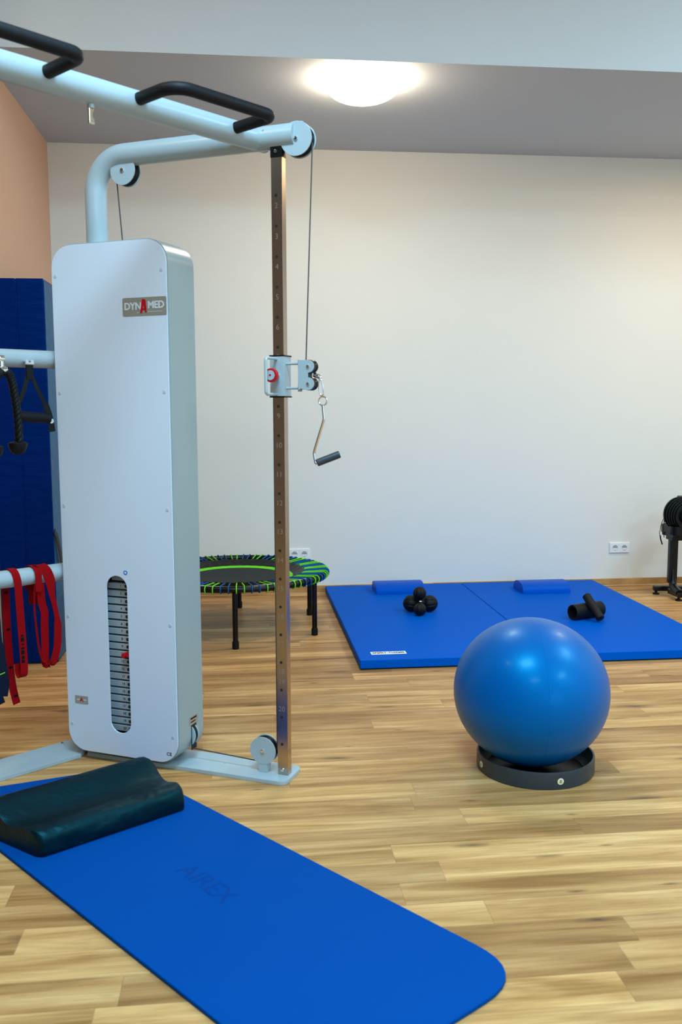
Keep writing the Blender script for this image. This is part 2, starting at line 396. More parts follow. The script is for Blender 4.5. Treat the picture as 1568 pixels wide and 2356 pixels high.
# ------------------------------------------------------------------ cable machine
TH = math.radians(-26.8)
MX = Matrix.Rotation(TH, 4, 'Z')                   # (a, b, z) of the tower to the room
UA = Vector((math.cos(TH), math.sin(TH), 0)); VB = Vector((-math.sin(TH), math.cos(TH), 0))
def MP(a, b, z): return UA * a + VB * b + Vector((0, 0, z))
machine = thing('cable_machine', MP(-1.93, 2.89, 0), 'pale grey cable pull tower with white weight housing and steel guide column', 'cable machine')
A0, A1, BF, BB = -2.175, -1.6905, 2.797, 2.980
def inz(t): return MX @ Matrix(((1, 0, 0, 0), (0, 0, 1, 0), (0, 1, 0, 0), (0, 0, 0, 1))) @ t   # outline (a, z), thickness along b

# base plates
def slab(pts, z0, z1, bev=.0015):
    t = flat([pts], z1 - z0, bev); return B().join(t, Matrix.Translation((0, 0, (z0 + z1) / 2)))
def rounded(pts, rad):
    """2D polygon with per-corner radius"""
    out = []; n = len(pts)
    for i, p in enumerate(pts):
        r = rad[i]; p = Vector(p)
        if r <= 0: out.append(tuple(p)); continue
        a = (Vector(pts[i - 1]) - p).normalized(); c = (Vector(pts[(i + 1) % n]) - p).normalized()
        ang = a.angle(c); d = r / math.tan(ang / 2)
        p0, p1 = p + a * d, p + c * d
        for k in range(9):
            t = k / 8; q = p0 * (1 - t) ** 2 + p * 2 * t * (1 - t) + p1 * t * t
            out.append((q.x, q.y))
    return out
bp_pts = rounded([(-2.115, 2.829), (-1.281, 2.829), (-1.281, 2.989), (-2.20, 2.989)], [0, .038, .038, 0])
base_plate = obj('base_plate', slab(bp_pts, 0, .015), M['frame'], machine, MX)
dang = math.radians(38.8); DV = Vector((math.cos(dang), math.sin(dang), 0)); NV = Vector((-DV.y, DV.x, 0))
def RP(s, off, z): return DV * s + NV * (3.18 + off) + Vector((0, 0, z))      # s along the rails, off across them
leg_xf = frame_mtx((0, 0, 0), DV, NV)
leg = obj('base_leg', slab([(.55, 3.094), (1.672, 3.094), (1.80, 3.20), (1.80, 3.266), (.55, 3.266)], 0.0005, .0152), M['frame'], machine, leg_xf)
for (x, y) in ((1.68, 3.247), (1.36, 3.20)):
    obj('base_bolt', B().cyl((x, y, .0152), (x, y, .0195), .007, 12, bev=.002), M['chrome'], machine, leg_xf)
obj('base_bolt', B().cyl((-1.565, 2.915, .015), (-1.565, 2.915, .0165), .004, 12), M['plate'], machine, MX)

# weight housing: shell + back, with a white front panel
outer = rrect(A0, A1, .032, 1.919, .083, 10); inner = rrect(A0 + .006, A1 - .006, .038, 1.913, .077, 10)
hb = B(); hb.join(flat([outer, inner], BB - BF - .006, .0012), Matrix(((1, 0, 0, 0), (0, 0, 1, (BF + .006 + BB) / 2), (0, 1, 0, 0), (0, 0, 0, 1))))
housing = obj('weight_housing', hb, M['frame2'], machine, MX)
hb = B(); hb.join(flat([rrect(A0 + .007, A1 - .007, .039, 1.912, .076, 10)], .004), Matrix(((1, 0, 0, 0), (0, 0, 1, BB - .006), (0, 1, 0, 0), (0, 0, 0, 1))))
obj('back_panel', hb, M['void'], housing, MX)
slot = rrect(-1.981, -1.8925, .124, .722, .0442, 10)
fp = B(); fp.join(flat([rrect(A0 + .003, A1 - .004, .035, 1.915, .080, 12), slot], .006, .0012), Matrix(((1, 0, 0, 0), (0, 0, 1, BF + .003), (0, 1, 0, 0), (0, 0, 0, 1))))
panel = obj('front_panel', fp, M['white_panel'], machine, MX)
tag(panel, 'white front panel with a long rounded slot')
for a in (-2.156, -1.7135):
    for z in (1.808, 1.390, .974, .554, .1365):
        obj('screw_cap', B().cyl((a, BF - .0015, z), (a, BF + .001, z), .0062, 16, bev=.0008), M['screwcap'], panel, MX)
# maker's plate
def plaque(a0, a1, z0, z1, y0, material, parent, name, r=.004, th=.0015):
    b = B(); b.join(flat([rrect(a0, a1, z0, z1, r, 5)], th, .0004), Matrix(((1, 0, 0, 0), (0, 0, 1, y0 - th / 2), (0, 1, 0, 0), (0, 0, 0, 1))))
    return obj(name, b, material, parent, MX)
def face_text(s, size, a, z, parent, material, y=BF, bold=0.0, spacing=1.0, name='lettering', sx=1.0, shear=0.0, rot=0.0):
    b = B(); b.join(text_bm(s, size, .0006, bold, spacing), Matrix(((1, 0, 0, a), (0, 0, -1, y), (0, 1, 0, z), (0, 0, 0, 1))) @ Matrix.Rotation(rot, 4, 'Z') @ Matrix.Diagonal((sx, 1, 1, 1)))
    return obj(name, b, material, parent, MX)
logo = plaque(-1.8735, -1.6955, 1.655, 1.7185, BF, M['logo_grey'], panel, 'logo_plate', .006)
yl = BF - .0019
face_text('DYN', .034, -1.8315, 1.6875, logo, M['silver_print'], yl, .0009, .95)
face_text('MED', .034, -1.7375, 1.6900, logo, M['silver_print'], yl, .0009, .95)
for (s, bm_z) in ((1, 0),):
    b = B()
    pts = lambda L: [Vector((x, yl - .001, z)) for x, z in L]
    zc = 1.687; ac = -1.7875
    b.prism(pts([(ac - .014, zc - .024), (ac - .0055, zc - .0225), (ac - .0005, zc + .006), (ac + .006, zc + .024), (ac - .005, zc + .0255)]), (0, 0, 0), (0, .0008, 0))
    b.prism(pts([(ac + .0065, zc - .0215), (ac + .013, zc - .0215), (ac + .0085, zc + .0215), (ac + .006, zc + .024), (ac - .0005, zc + .006)]), (0, 0, 0), (0, .0008, 0))
    b.prism(pts([(ac - .007, zc - .012), (ac + .008, zc - .012), (ac + .0075, zc - .007), (ac - .006, zc - .007)]), (0, 0, 0), (0, .0008, 0))
    obj('lettering', b, M['red'], logo, MX)
for bx in ((-1.8155, -1.805, 1.6655, 1.6668), (-1.772, -1.712, 1.6675, 1.6688)):
    obj('underline', B().box(bx[0], bx[1], yl, yl + .0006, bx[2], bx[3]), M['silver_print'], logo, MX)
small = plaque(-2.1375, -2.0790, .2195, .2500, BF, M['logo_grey'], panel, 'type_plate', .002)
face_text('A', .022, -2.108, .2345, small, M['red'], yl, .0006)
for bx in ((-2.130, -2.117), (-2.099, -2.086)):
    obj('underline', B().box(bx[0], bx[1], yl, yl + .0006, .233, .2365), M['silver_print'], small, MX)
face_text('CE', .017, -1.7310, .0700, panel, M['dark_print'], BF - .0004, .0002, 1.1)
dot = obj('round_sticker', B().cyl((-1.896, BF - .0008, .7365), (-1.896, BF + .0005, .7365), .0085, 24), M['blue_dot'], panel, MX)
b = B(); b.prism([Vector((x, BF - .0012, z)) for x, z in ((-1.9005, .735), (-1.897, .7415), (-1.8915, .735), (-1.8945, .733))], (0, 0, 0), (0, .0006, 0)); obj('sticker_mark', b, M['white_print'], dot, MX)
# plate on the side near the foot and the pulley that shows there
b = B().box(A1 - .0005, A1 + .0012, 2.874, 2.938, .1545, .1895, .0004, 1); side_plate = obj('type_plate', b, M['logo_grey'], housing, MX)
for bx in ((2.928, .176, .182), (2.920, .164, .168)):
    obj('printed_line', B().box(A1 + .0012, A1 + .0016, 2.884, bx[0], bx[1], bx[2]), M['dark_print'], side_plate, MX)
def pulley(a, z, R, parent, b_near, b_far, wheel_w=None, wheel_r=None, name='pulley', bolt=True, dm='frame'):
    """two pale side discs around a black wheel, axle along b"""
    e = B(); e.cyl((a, b_near, z), (a, b_near + .004, z), R, 40, bev=.0008); e.cyl((a, b_far - .004, z), (a, b_far, z), R, 40, bev=.0008)
    o = obj(name, e, M[dm], parent, MX)
    wr = wheel_r or R * .93; w0 = b_near + .004; w1 = b_far - .004; wm = (w0 + w1) / 2
    g = B(); g.tube([(a, w0 + .0002, z), (a, w0 + .002, z), (a, wm, z), (a, w1 - .002, z), (a, w1 - .0002, z)], wr, 40, radii=[wr, wr, wr * .82, wr, wr])
    obj('wheel', g, M['black'], o, MX)
    if bolt: obj('axle_bolt', B().cyl((a, b_near - .006, z), (a, b_near, z), .0075, 6, bev=.0015), M['chrome'], o, MX)
    return o
pulley(A1 - .033, .112, .048, housing, 2.893, 2.921, bolt=False)
obj('pulley_slot_shade', B().box(A1 - .001, A1 + .0006, 2.888, 2.926, .058, .154), M['void'], housing, MX)  # flat black plate painted as the shade of the cutout

# weight stack behind the slot
HOLE = -1.919
for k in range(20):
    z0 = .119 + .0288 * k
    w = obj('weight_plate', B().box(-2.08, -1.835, 2.832, 2.93, z0, z0 + .0222, .0012, 1), M['plate'], machine, MX)
    obj('pin_hole', B().cyl((HOLE, 2.8305, z0 + .0118), (HOLE, 2.834, z0 + .0118), .0062, 14), M['void'], w, MX)
    face_text(str(20 - k), .013, -1.943, z0 + .0118, w, M['dark_print'], 2.8315, name='plate_number')
obj('guide_block', B().box(-1.945, -1.86, 2.836, 2.92, .06, .115, .002), M['brass'], machine, MX)
obj('guide_block', B().box(-1.985, -1.86, 2.836, 2.92, .697, .715, .002), M['plate'], machine, MX)
pin = obj('selector_pin', B().cyl((-1.920, 2.800, .4215), (HOLE, 2.832, .4205), .0095, 18, bev=.003).cyl((-1.907, 2.806, .4245), (-1.909, 2.829, .423), .0095, 14, bev=.002), M['red'], machine, MX)

# top post and arm
TR = .0395
pts = [(-2.046, 2.905, 1.918), (-2.046, 2.905, 2.02), (-2.046, 2.905, 2.11)]
for k in range(1, 12):
    an = PI - PI / 2 * k / 12
    pts.append((-2.046 + .125 + .125 * math.cos(an), 2.905, 2.11 + .125 * math.sin(an)))
pts += [(-1.921, 2.905, 2.235), (-1.6, 2.905, 2.235), (-1.251, 2.905, 2.235)]
arm = obj('top_arm', B().tube(pts, TR, 36), M['frame'], machine, MX)
obj('flange', B().box(-2.118, -1.958, 2.84, 2.96, 1.917, 1.926, .002), M['frame'], machine, MX)
pulley(-1.2425, 2.2190, .056, machine, 2.8845, 2.9255, name='end_pulley')
pulley(-1.9170, 2.178, .051, machine, 2.8845, 2.9255, name='arm_pulley')
obj('end_gusset', B().box(-1.262, -1.222, 2.890, 2.920, 2.262, 2.2745, .001), M['frame'], machine, MX)

# crossbar over the front with two foam grips and an eye tab
BD = Vector((.7503, .6611, 0)); BN = Vector((-.6611, .7503, 0)); BO = Vector((-.6193, 2.6062, 2.235))
def BP(s, off, z): return BO + BD * s + BN * off + Vector((0, 0, z))
joint = 0.0
crossbar = obj('crossbar', B().tube([BP(-.75, 0, 0), BP(.3, 0, 0), BP(.955, 0.006, 0)], .0385, 36), M['frame'], machine)
def grip(s0, s1, reach, z=0.0):
    r = .062
    P = [BP(s0, -.030, z)]
    P += [BP(s0, -(reach - r), z)]
    for k in range(1, 7):
        an = PI / 2 * k / 7; P.append(BP(s0 + r - r * math.cos(an), -(reach - r) - r * math.sin(an), z))
    P += [BP(s0 + r, -reach, z), BP(s1 - .035, -reach, z)]
    for k in range(1, 7):
        an = PI / 2 * k / 7; P.append(BP(s1 - .035 + .035 * math.sin(an), -reach + .035 - .035 * math.cos(an), z))
    P += [BP(s1, -reach + .035, z), BP(s1, -.030, z)]
    return obj('foam_grip', B().tube(P, .0185, 24), M['foam'], machine)
grip(.415, .795, .205, .004)
grip(-.26, .118, .205, .004)
tab = obj('eye_tab', B().box(-.010, .010, -.004, .004, -.092, -.034, .003), M['brass'], machine, frame_mtx(BP(.272, 0, 0), BD, BN))
obj('tab_bolt', B().cyl((0, -.0055, -.08), (0, .0055, -.08), .0045, 12), M['chrome'], tab, frame_mtx(BP(.272, 0, 0), BD, BN))
obj('tab_collar', B().cyl((0, 0, -.048), (0, 0, -.036), .010, 16), M['frame'], tab, frame_mtx(BP(.272, 0, 0), BD, BN))
obj('joint_bolt', B().cyl(BP(.905, -.036, .012), BP(.905, -.044, .014), .006, 12), M['chrome'], machine)

# rails to the left
for z in (1.513, .716):
    obj('side_rail', B().tube([RP(.62, 0, z), RP(1.2, 0, z), RP(1.76, 0, z)], .0325, 32), M['frame'], machine)

# guide column with pin holes and engraved numbers
CB = 2.8875
column = obj('guide_column', B().box(-1.336, -1.2955, CB, CB + .032, .015, 2.205, .0016, 2), M['steel'], machine, MX)
for k in range(20):
    z = 2.0430 - .1007 * k
    if k == 6: continue
    if z > .05:
        obj('pin_hole', B().cyl((-1.3180, CB - .0008, z), (-1.3180, CB + .002, z), .0052, 16), M['void'], column, MX)
        if k < 19: face_text(str(k + 2), .026, -1.3175, z - (.034 if k < 17 else -.03), column, M['engrave'], CB - .0003, -.0004, name='engraved_number')
cap = obj('column_bracket', B().box(-1.337, -1.2955, CB - .002, CB + .034, 2.166, 2.204, .001, 1), M['black'], machine, MX)
obj('bracket_bolt', B().cyl((-1.3165, CB - .006, 2.184), (-1.3165, CB, 2.184), .005, 12, bev=.0015), M['chrome'], cap, MX)
obj('column_bolt', B().cyl((-1.3165, CB - .005, .034), (-1.3165, CB, .034), .006, 12, bev=.002), M['chrome'], column, MX)

# low pulley on the foot
lp = pulley(-1.3945, .0960, .051, machine, 2.885, 2.921, name='foot_pulley')
obj('pulley_bracket', B().box(-1.412, -1.378, 2.886, 2.920, .0152, .05, .001), M['frame'], lp, MX)

# cables
obj('cable', B().tube([(-1.935, 2.905, 1.85), (-1.9395, 2.905, 1.95), (-1.955, 2.905, 2.15)], .0024, 8), M['cable'], machine, MX)
obj('cable', B().tube([(-1.1920, 2.905, 2.205), (-1.2165, 2.895, 1.49)], .0024, 8), M['cable'], machine, MX)
obj('cable', B().tube([(-1.3430, 2.9035, 1.375), (-1.3440, 2.903, .10)], .0024, 8), M['cable'], machine, MX)
obj('cable', B().tube([(-1.41, 2.903, .0475), (-1.70, 2.905, .060)], .0024, 8), M['cable'], machine, MX)

# carriage that slides on the column
carriage = obj('carriage', B().box(-1.3425, -1.2885, 2.8740, 2.9330, 1.372, 1.509, .0025, 2), M['frame'], machine, MX)
obj('bushing', B().box(-1.3445, -1.2865, 2.8730, 2.9350, 1.5075, 1.5125, .001, 1).box(-1.3445, -1.2865, 2.8730, 2.9350, 1.3685, 1.3735, .001, 1), M['black'], carriage, MX)
P = [(-1.318, 2.876, 1.5015), (-1.3205, 2.80, 1.5015)]
P = [(-1.318, 2.876, 1.500), (-1.319, 2.83, 1.500), (-1.320, 2.806, 1.500), (-1.320, 2.797, 1.497), (-1.320, 2.794, 1.489), (-1.320, 2.794, 1.390), (-1.320, 2.797, 1.382), (-1.320, 2.806, 1.379), (-1.319, 2.83, 1.379), (-1.318, 2.876, 1.379)]
obj('carriage_handle', B().tube(P, .0052, 12), M['frame'], carriage, MX)
knob = obj('release_knob', B().cyl((-1.3140, 2.816, 1.4425), (-1.3140, 2.838, 1.4425), .0235, 36, bev=.004).cyl((-1.3140, 2.838, 1.4425), (-1.3140, 2.858, 1.4425), .013, 20), M['red'], carriage, MX)
obj('knob_disc', B().cyl((-1.3140, 2.8145, 1.4425), (-1.3140, 2.8165, 1.4425), .0165, 30), M['frame'], knob, MX)
obj('knob_shaft', B().cyl((-1.3140, 2.858, 1.4425), (-1.3140, 2.875, 1.4425), .009, 16), M['frame'], knob, MX)
obj('knob_mark', B().cyl((-1.3140, 2.8140, 1.4425), (-1.3140, 2.8146, 1.4425), .004, 12), M['red'], knob, MX)
for z in (1.483, 1.400):
    obj('swivel_arm', B().tube([(-1.290, 2.895, z), (-1.228, 2.890, z)], .0045, 12).cyl((-1.237, 2.890, z - .012), (-1.237, 2.890, z + .012), .0075, 14, bev=.001), M['frame'], carriage, MX)
sw = MX
out = [(-1.2300, 1.4935)]
for k in range(0, 13):
    a = PI / 2 - PI * k / 12; out.append((-1.2000 + .0225 * math.cos(a), 1.4720 + .0215 * math.sin(a)))
for k in range(0, 13):
    a = PI / 2 - PI * k / 12; out.append((-1.2000 + .0225 * math.cos(a), 1.4140 + .0215 * math.sin(a)))
out += [(-1.212, 1.3935), (-1.230, 1.400)]
bb = B()
for y0 in (2.872, 2.910):
    bb.join(flat([out], .004, .0006), Matrix(((1, 0, 0, 0), (0, 0, 1, y0), (0, 1, 0, 0), (0, 0, 0, 1))))
bb.box(-1.236, -1.228, 2.870, 2.912, 1.395, 1.490, .001, 1)
br = obj('swivel_bracket', bb, M['frame'], carriage, MX)
for z in (1.4720, 1.4140):
    w = B().tube([(-1.199, 2.875, z), (-1.199, 2.879, z), (-1.199, 2.891, z), (-1.199, 2.903, z), (-1.199, 2.907, z)], .02, 32, radii=[.0225, .0225, .0185, .0225, .0225])
    o = obj('swivel_wheel', w, M['black'], carriage, MX)
    obj('axle_bolt', B().cyl((-1.199, 2.865, z), (-1.199, 2.870, z), .0055, 6, bev=.001), M['chrome'], o, MX)
obj('cable_end', B().tube([(-1.183, 2.891, 1.444), (-1.168, 2.885, 1.439), (-1.160, 2.882, 1.432)], .006, 12, radii=[.009, .008, .005]).sphere((-1.1585, 2.880, 1.434), .0065, 8), M['chrome'], carriage, MX)

# hanging single handle on a carabiner
hand = thing('curved_stirrup', MP(-1.15, 2.87, 1.15), 'bent chrome cable handle with grey foam grip hanging from the carriage', 'cable handle')
yb = 2.875
lp_ = []
for k in range(24):
    t = 2 * PI * k / 24; w = .0095 * (1 - .45 * math.cos(t) * -1) if False else .0075 + .0028 * (-math.cos(t))
    lp_.append((-1.1545 + .0035 * math.cos(t) * -1 + w * math.sin(t), yb, 1.402 + .030 * math.cos(t)))
obj('carabiner', B().tube(lp_, .0024, 8, closed=True), M['chrome'], hand, MX)
rg = [(-1.1480 + .0148 * math.cos(2 * PI * k / 28), yb, 1.3555 + .0148 * math.sin(2 * PI * k / 28)) for k in range(28)]
obj('ring', B().tube(rg, .0024, 8, closed=True), M['chrome'], hand, MX)
rod = smooth_path([(-1.1475, yb, 1.341), (-1.1465, yb, 1.325), (-1.1445, yb, 1.300), (-1.1475, yb, 1.284), (-1.165, yb, 1.232), (-1.1795, yb, 1.186), (-1.1800, yb, 1.172), (-1.1765, yb, 1.152), (-1.1725, yb - .002, 1.1455), (-1.166, yb, 1.147)], 6)
obj('rod', B().tube(rod, .0045, 12), M['chrome'], hand, MX)
g = obj('foam_grip', B().cyl((-1.1700, yb - .002, 1.1465), (-1.0985, yb + .03, 1.176), .0128, 24, bev=.003), M['ring'], hand, MX)

# ------------------------------------------------------------------ things hanging from the rails
# webbing stirrup handle
st = thing('webbing_stirrup', RP(1.56, -.045, 1.25), 'black webbing pull handle hanging beside the white housing', 'pull handle')
o_ = -.045
obj('webbing', B().ribbon(smooth_path([RP(1.547, o_, 1.478), RP(1.540, o_, 1.44), RP(1.520, o_ - .004, 1.385), RP(1.500, o_ - .004, 1.345), RP(1.494, o_, 1.300)], 5), DV, .015, .003), M['rubber'], st)
obj('webbing', B().ribbon(smooth_path([RP(1.556, o_, 1.478), RP(1.563, o_, 1.44), RP(1.582, o_ - .004, 1.392), RP(1.606, o_ - .004, 1.345), RP(1.620, o_ - .004, 1.30), RP(1.628, o_ - .004, 1.249)], 5), DV, [.013] * 15 + [.024] * 11, .003), M['rubber'], st)
obj('webbing', B().box(-.013, .013, -.005, .005, -.03, .03, .002), M['rubber'], st, frame_mtx(RP(1.551, o_, 1.466), DV, NV))
obj('grip', B().cyl(RP(1.500, o_, 1.307), RP(1.622, o_, 1.297), .0185, 24, bev=.003), M['foam'], st)
obj('grommet', B().cyl(RP(1.624, o_ - .006, 1.288), RP(1.624, o_ - .009, 1.288), .009, 18), M['chrome'], st)
obj('hook', B().cyl(RP(1.540, -.052, 1.502), RP(1.540, -.028, 1.502), .006, 12).cyl(RP(1.560, -.052, 1.502), RP(1.560, -.028, 1.502), .006, 12).cyl(RP(1.534, -.048, 1.494), RP(1.566, -.048, 1.494), .0055, 12), M['chrome'], st)
# triceps rope
ro = thing('triceps_rope', RP(1.46, -.06, 1.19), 'black twisted rope with rubber ends on a chrome clamp at the left', 'pull rope')
def twisted(path, R, r, turns, parent):
    P = smooth_path(path, 14); m = len(P); b = B()
    for s in range(3):
        Q = []
        for i, p in enumerate(P):
            t = (P[min(i + 1, m - 1)] - P[max(i - 1, 0)]).normalized(); w = (NV - t * NV.dot(t)).normalized(); v = t.cross(w)
            a = 2 * PI * (turns * i / m + s / 3); Q.append(p + w * R * math.cos(a) + v * R * math.sin(a))
        b.tube(Q, r, 10)
    return obj('rope', b, M['rubber'], parent)
twisted([RP(1.448, -.060, 1.462), RP(1.463, -.062, 1.458), RP(1.477, -.06, 1.425), RP(1.486, -.06, 1.364), RP(1.492, -.06, 1.303), RP(1.493, -.06, 1.215)], .0070, .0082, 7, ro)
twisted([RP(1.432, -.075, 1.462), RP(1.410, -.08, 1.44), RP(1.392, -.085, 1.364), RP(1.386, -.085, 1.303), RP(1.385, -.085, 1.205)], .0070, .0082, 7, ro)
for s, z, of in ((1.488, 1.196, -.06), (1.388, 1.186, -.085)):
    b = B().lathe([(0, -.024), (.014, -.024), (.024, -.016), (.031, -.001), (.0335, .012), (.033, .016), (.026, .019), (.012, .022), (0, .022)], 28, RP(s, of, z))
    obj('rubber_end', b, M['rubber'], ro)
obj('clamp', B().cyl(RP(1.437, -.056, 1.505), RP(1.452, -.056, 1.505), .014, 18, bev=.002).box(-.008, .008, -.012, .008, -.045, .004, .002).cyl((.001, -.016, -.05), (.022, -.012, -.045), .016, 18, bev=.003) if False else B().cyl(RP(1.436, -.050, 1.507), RP(1.456, -.050, 1.507), .013, 18, bev=.002).cyl(RP(1.443, -.056, 1.50), RP(1.443, -.056, 1.462), .010, 14, bev=.002).cyl(RP(1.432, -.06, 1.464), RP(1.458, -.06, 1.468), .0155, 18, bev=.002), M['chrome'], ro)

# red elastic bands over the lower rail
RZ = .716
b1 = thing('resistance_band', RP(1.475, 0, .23), 'red elastic band draped over the lower rail with one long and one short tail', 'resistance band', 'red bands on the lower rail')
path = smooth_path([RP(1.486, .036, .231), RP(1.478, .037, .270), RP(1.469, .036, .335), RP(1.463, .036, .469), RP(1.462, .036, .568), RP(1.464, .037, .70), RP(1.466, .026, .742), RP(1.468, 0, .7525), RP(1.471, -.026, .742), RP(1.476, -.037, .703), RP(1.479, -.038, .609), RP(1.482, -.038, .527), RP(1.485, -.038, .445), RP(1.486, -.038, .385), RP(1.484, -.036, .358), RP(1.479, -.026, .350), RP(1.474, -.018, .365), RP(1.472, -.018, .40)], 5)
obj('webbing', B().ribbon(path, DV, .0285, .0016), M['redband'], b1)
for s, z in ((1.4635, .660), (1.4655, .520), (1.4675, .375), (1.4825, .262)):
    obj('printed_mark', B().box(-.007, .007, -.0003, .0003, -.004, .004), M['dark_print'], b1, frame_mtx(RP(s, .0345 if z > .3 else .0350, z), DV, NV))
for z, w, h in ((.507, .006, .006), (.492, .008, .012), (.474, .006, .004), (.459, .008, .006), (.444, .008, .012), (.425, .007, .009), (.410, .008, .010)):
    obj('printed_mark', B().box(-w, w * .6, -.0003, .0003, -h / 1.6, h / 1.6), M['dark_print'], b1, frame_mtx(RP(1.484, -.0394, z), DV, NV))
b2 = thing('resistance_band', RP(1.59, 0, .37), 'red elastic band looped several times over the lower rail next to the housing', 'resistance band', 'red bands on the lower rail')
W1 = Vector(DV)
p = smooth_path([RP(1.572, .038, .60), RP(1.570, .037, .70), RP(1.572, 0, .7525), RP(1.586, -.028, .742), RP(1.600, -.038, .700), RP(1.606, -.040, .64), RP(1.618, -.042, .575), RP(1.622, -.044, .52), RP(1.616, -.044, .44), RP(1.598, -.042, .384), RP(1.580, -.036, .376)], 5)
nn = len(p); wd = [.040] * 22 + [.034, .030, .026, .024, .022, .020] + [.020] * 5 + [.022, .026] + [.030] * 40
obj('webbing', B().ribbon(p, DV, wd[:nn], .0016), M['redband'], b2)
p = smooth_path([RP(1.592, -.030, .375), RP(1.574, -.028, .384), RP(1.577, -.026, .45), RP(1.578, -.026, .53), RP(1.580, -.026, .575), RP(1.570, -.026, .62), RP(1.566, -.03, .685)], 5)
obj('webbing', B().ribbon(p, DV, .030, .0016), M['redband'], b2)
p = smooth_path([RP(1.575, -.034, .386), RP(1.560, -.034, .402), RP(1.548, -.034, .45), RP(1.541, -.034, .53), RP(1.537, -.034, .60), RP(1.540, -.035, .66), RP(1.552, -.034, .705)], 5)
obj('webbing', B().ribbon(p, [(DV * .8 + NV * .6)] * len(p), [.018] * 6 + [.013] * 10 + [.012] * 8 + [.016] * 20, .0016), M['redband'], b2)
p = smooth_path([RP(1.549, .036, .66), RP(1.552, .034, .74), RP(1.554, 0, .7525), RP(1.556, -.03, .742), RP(1.556, -.040, .71), RP(1.554, -.040, .66)], 4)
obj('webbing', B().ribbon(p, DV, .026, .0016), M['redband'], b2)
# dark tube bundle at the frame's left edge
nv = thing('tube_bundle', RP(1.39, -.05, .27), 'dark navy rubber band bundle hanging at the left edge of the rail', 'resistance band')
p = smooth_path([RP(1.375, .036, .60), RP(1.375, .034, .70), RP(1.377, 0, .753), RP(1.380, -.034, .735), RP(1.382, -.040, .66), RP(1.386, -.042, .50), RP(1.396, -.045, .40), RP(1.400, -.045, .345), RP(1.392, -.045, .30)], 5)
obj('webbing', B().ribbon(p, DV, [.034] * 26 + [.042] * 30, .012), M['navy'], nv)
p = smooth_path([RP(1.355, -.05, .60), RP(1.358, -.052, .45), RP(1.372, -.052, .33), RP(1.385, -.052, .275)], 5)
obj('webbing', B().ribbon(p, DV, .030, .010), M['navy'], nv)
obj('green_stripe', B().box(-.010, .010, -.0004, .0004, -.0015, .0015), M['green'], nv, frame_mtx(RP(1.396, -.0525, .385), DV + Vector((0, 0, .2)), NV))

# ------------------------------------------------------------------ folded pads against the left wall
pads = thing('folded_crash_mat', (-1.115, 5.35, 0), 'tall navy folded gym mat standing on edge against the peach wall', 'gym mat')
XS = -.981
def cushion(x0, x1, y0, y1, z0, z1, mf, name='mat_section'):
    t = bmesh.new(); bmesh.ops.create_cube(t, size=1)
    for v in t.verts: v.co = Vector(((x0 + x1) / 2 + v.co.x * (x1 - x0), (y0 + y1) / 2 + v.co.y * (y1 - y0), (z0 + z1) / 2 + v.co.z * (z1 - z0)))
    bmesh.ops.bevel(t, geom=list(t.edges), offset=.007, segments=3, profile=.6, affect='EDGES')
    b = B(); b.join(t); return obj(name, b, mf, pads)
s1 = cushion(WX + .004, -1.118, 4.815, 5.85, .004, 1.982, M['navyvinyl'])
s2 = cushion(-1.117, XS, 4.815, 5.85, .004, 1.982, M['navyvinyl'])
obj('lit_side_face', B().box(XS - .0005, XS + .0022, 4.826, 5.84, .016, 1.970, .001, 1), M['litvinyl'], s2)  # thin sheet painting the window-lit side of the mat
obj('seam_piping', B().tube([(-1.1175, 4.816, .02), (-1.1175, 4.816, 1.97)], .004, 8).tube([(XS - .002, 4.819, .02), (XS - .002, 4.819, 1.97)], .004, 8), M['navyvinyl'], s2)
obj('carry_strap', B().ribbon(smooth_path([(XS + .004, 4.835, .70), (XS + .012, 4.86, .655), (XS + .016, 4.90, .575), (XS + .016, 4.94, .49), (XS + .012, 4.99, .43)], 5), Vector((0, 1, 0)), .05, .003), M['rubber'], s2)

# ------------------------------------------------------------------ mini trampoline
TC = Vector((-.045, 5.52, 0)); TZ = .337; TRr = .540
tr = thing('mini_trampoline', TC, 'round mini trampoline with black frame and lime and blue bungee cords', 'trampoline')
ringp = [TC + Vector((TRr * math.cos(2 * PI * k / 96), TRr * math.sin(2 * PI * k / 96), TZ)) for k in range(96)]
obj('rim', B().tube(ringp, .0185, 16, closed=True), M['blackmetal'], tr)
for k in range(6):
    an = math.radians(-91 + 60 * k); c = TC + Vector((.527 * math.cos(an), .527 * math.sin(an), 0))
    l = obj('leg', B().cyl(c + Vector((0, 0, .02)), c + Vector((0, 0, .33)), .0150, 18), M['blackmetal'], tr)
    obj('rubber_foot', B().cyl(c, c + Vector((0, 0, .042)), .0190, 18, bev=.003), M['rubber'], l)
def ringdisc(r0, z0, r1, z1, n=96, wob=0.0, ph=0):
    b = B(); A = []; C = []; A2 = []; C2 = []
    for k in range(n):
        t = 2 * PI * k / n; w = wob * math.sin(40 * t + ph)
        A.append(b.bm.verts.new(TC + Vector((r0 * math.cos(t), r0 * math.sin(t), z0 + w * .3)))); C.append(b.bm.verts.new(TC + Vector(((r1 + w) * math.cos(t), (r1 + w) * math.sin(t), z1 + w))))
        A2.append(b.bm.verts.new(TC + Vector((r0 * math.cos(t), r0 * math.sin(t), z0 + w * .3 - .002)))); C2.append(b.bm.verts.new(TC + Vector(((r1 + w) * math.cos(t), (r1 + w) * math.sin(t), z1 + w - .002))))
    for k in range(n):
        j = (k + 1) % n
        for q in ((A[k], A[j], C[j], C[k]), (A2[k], C2[k], C2[j], A2[j]), (A[k], A2[k], A2[j], A[j]), (C[k], C[j], C2[j], C2[k])): b.bm.faces.new(q)
    return b
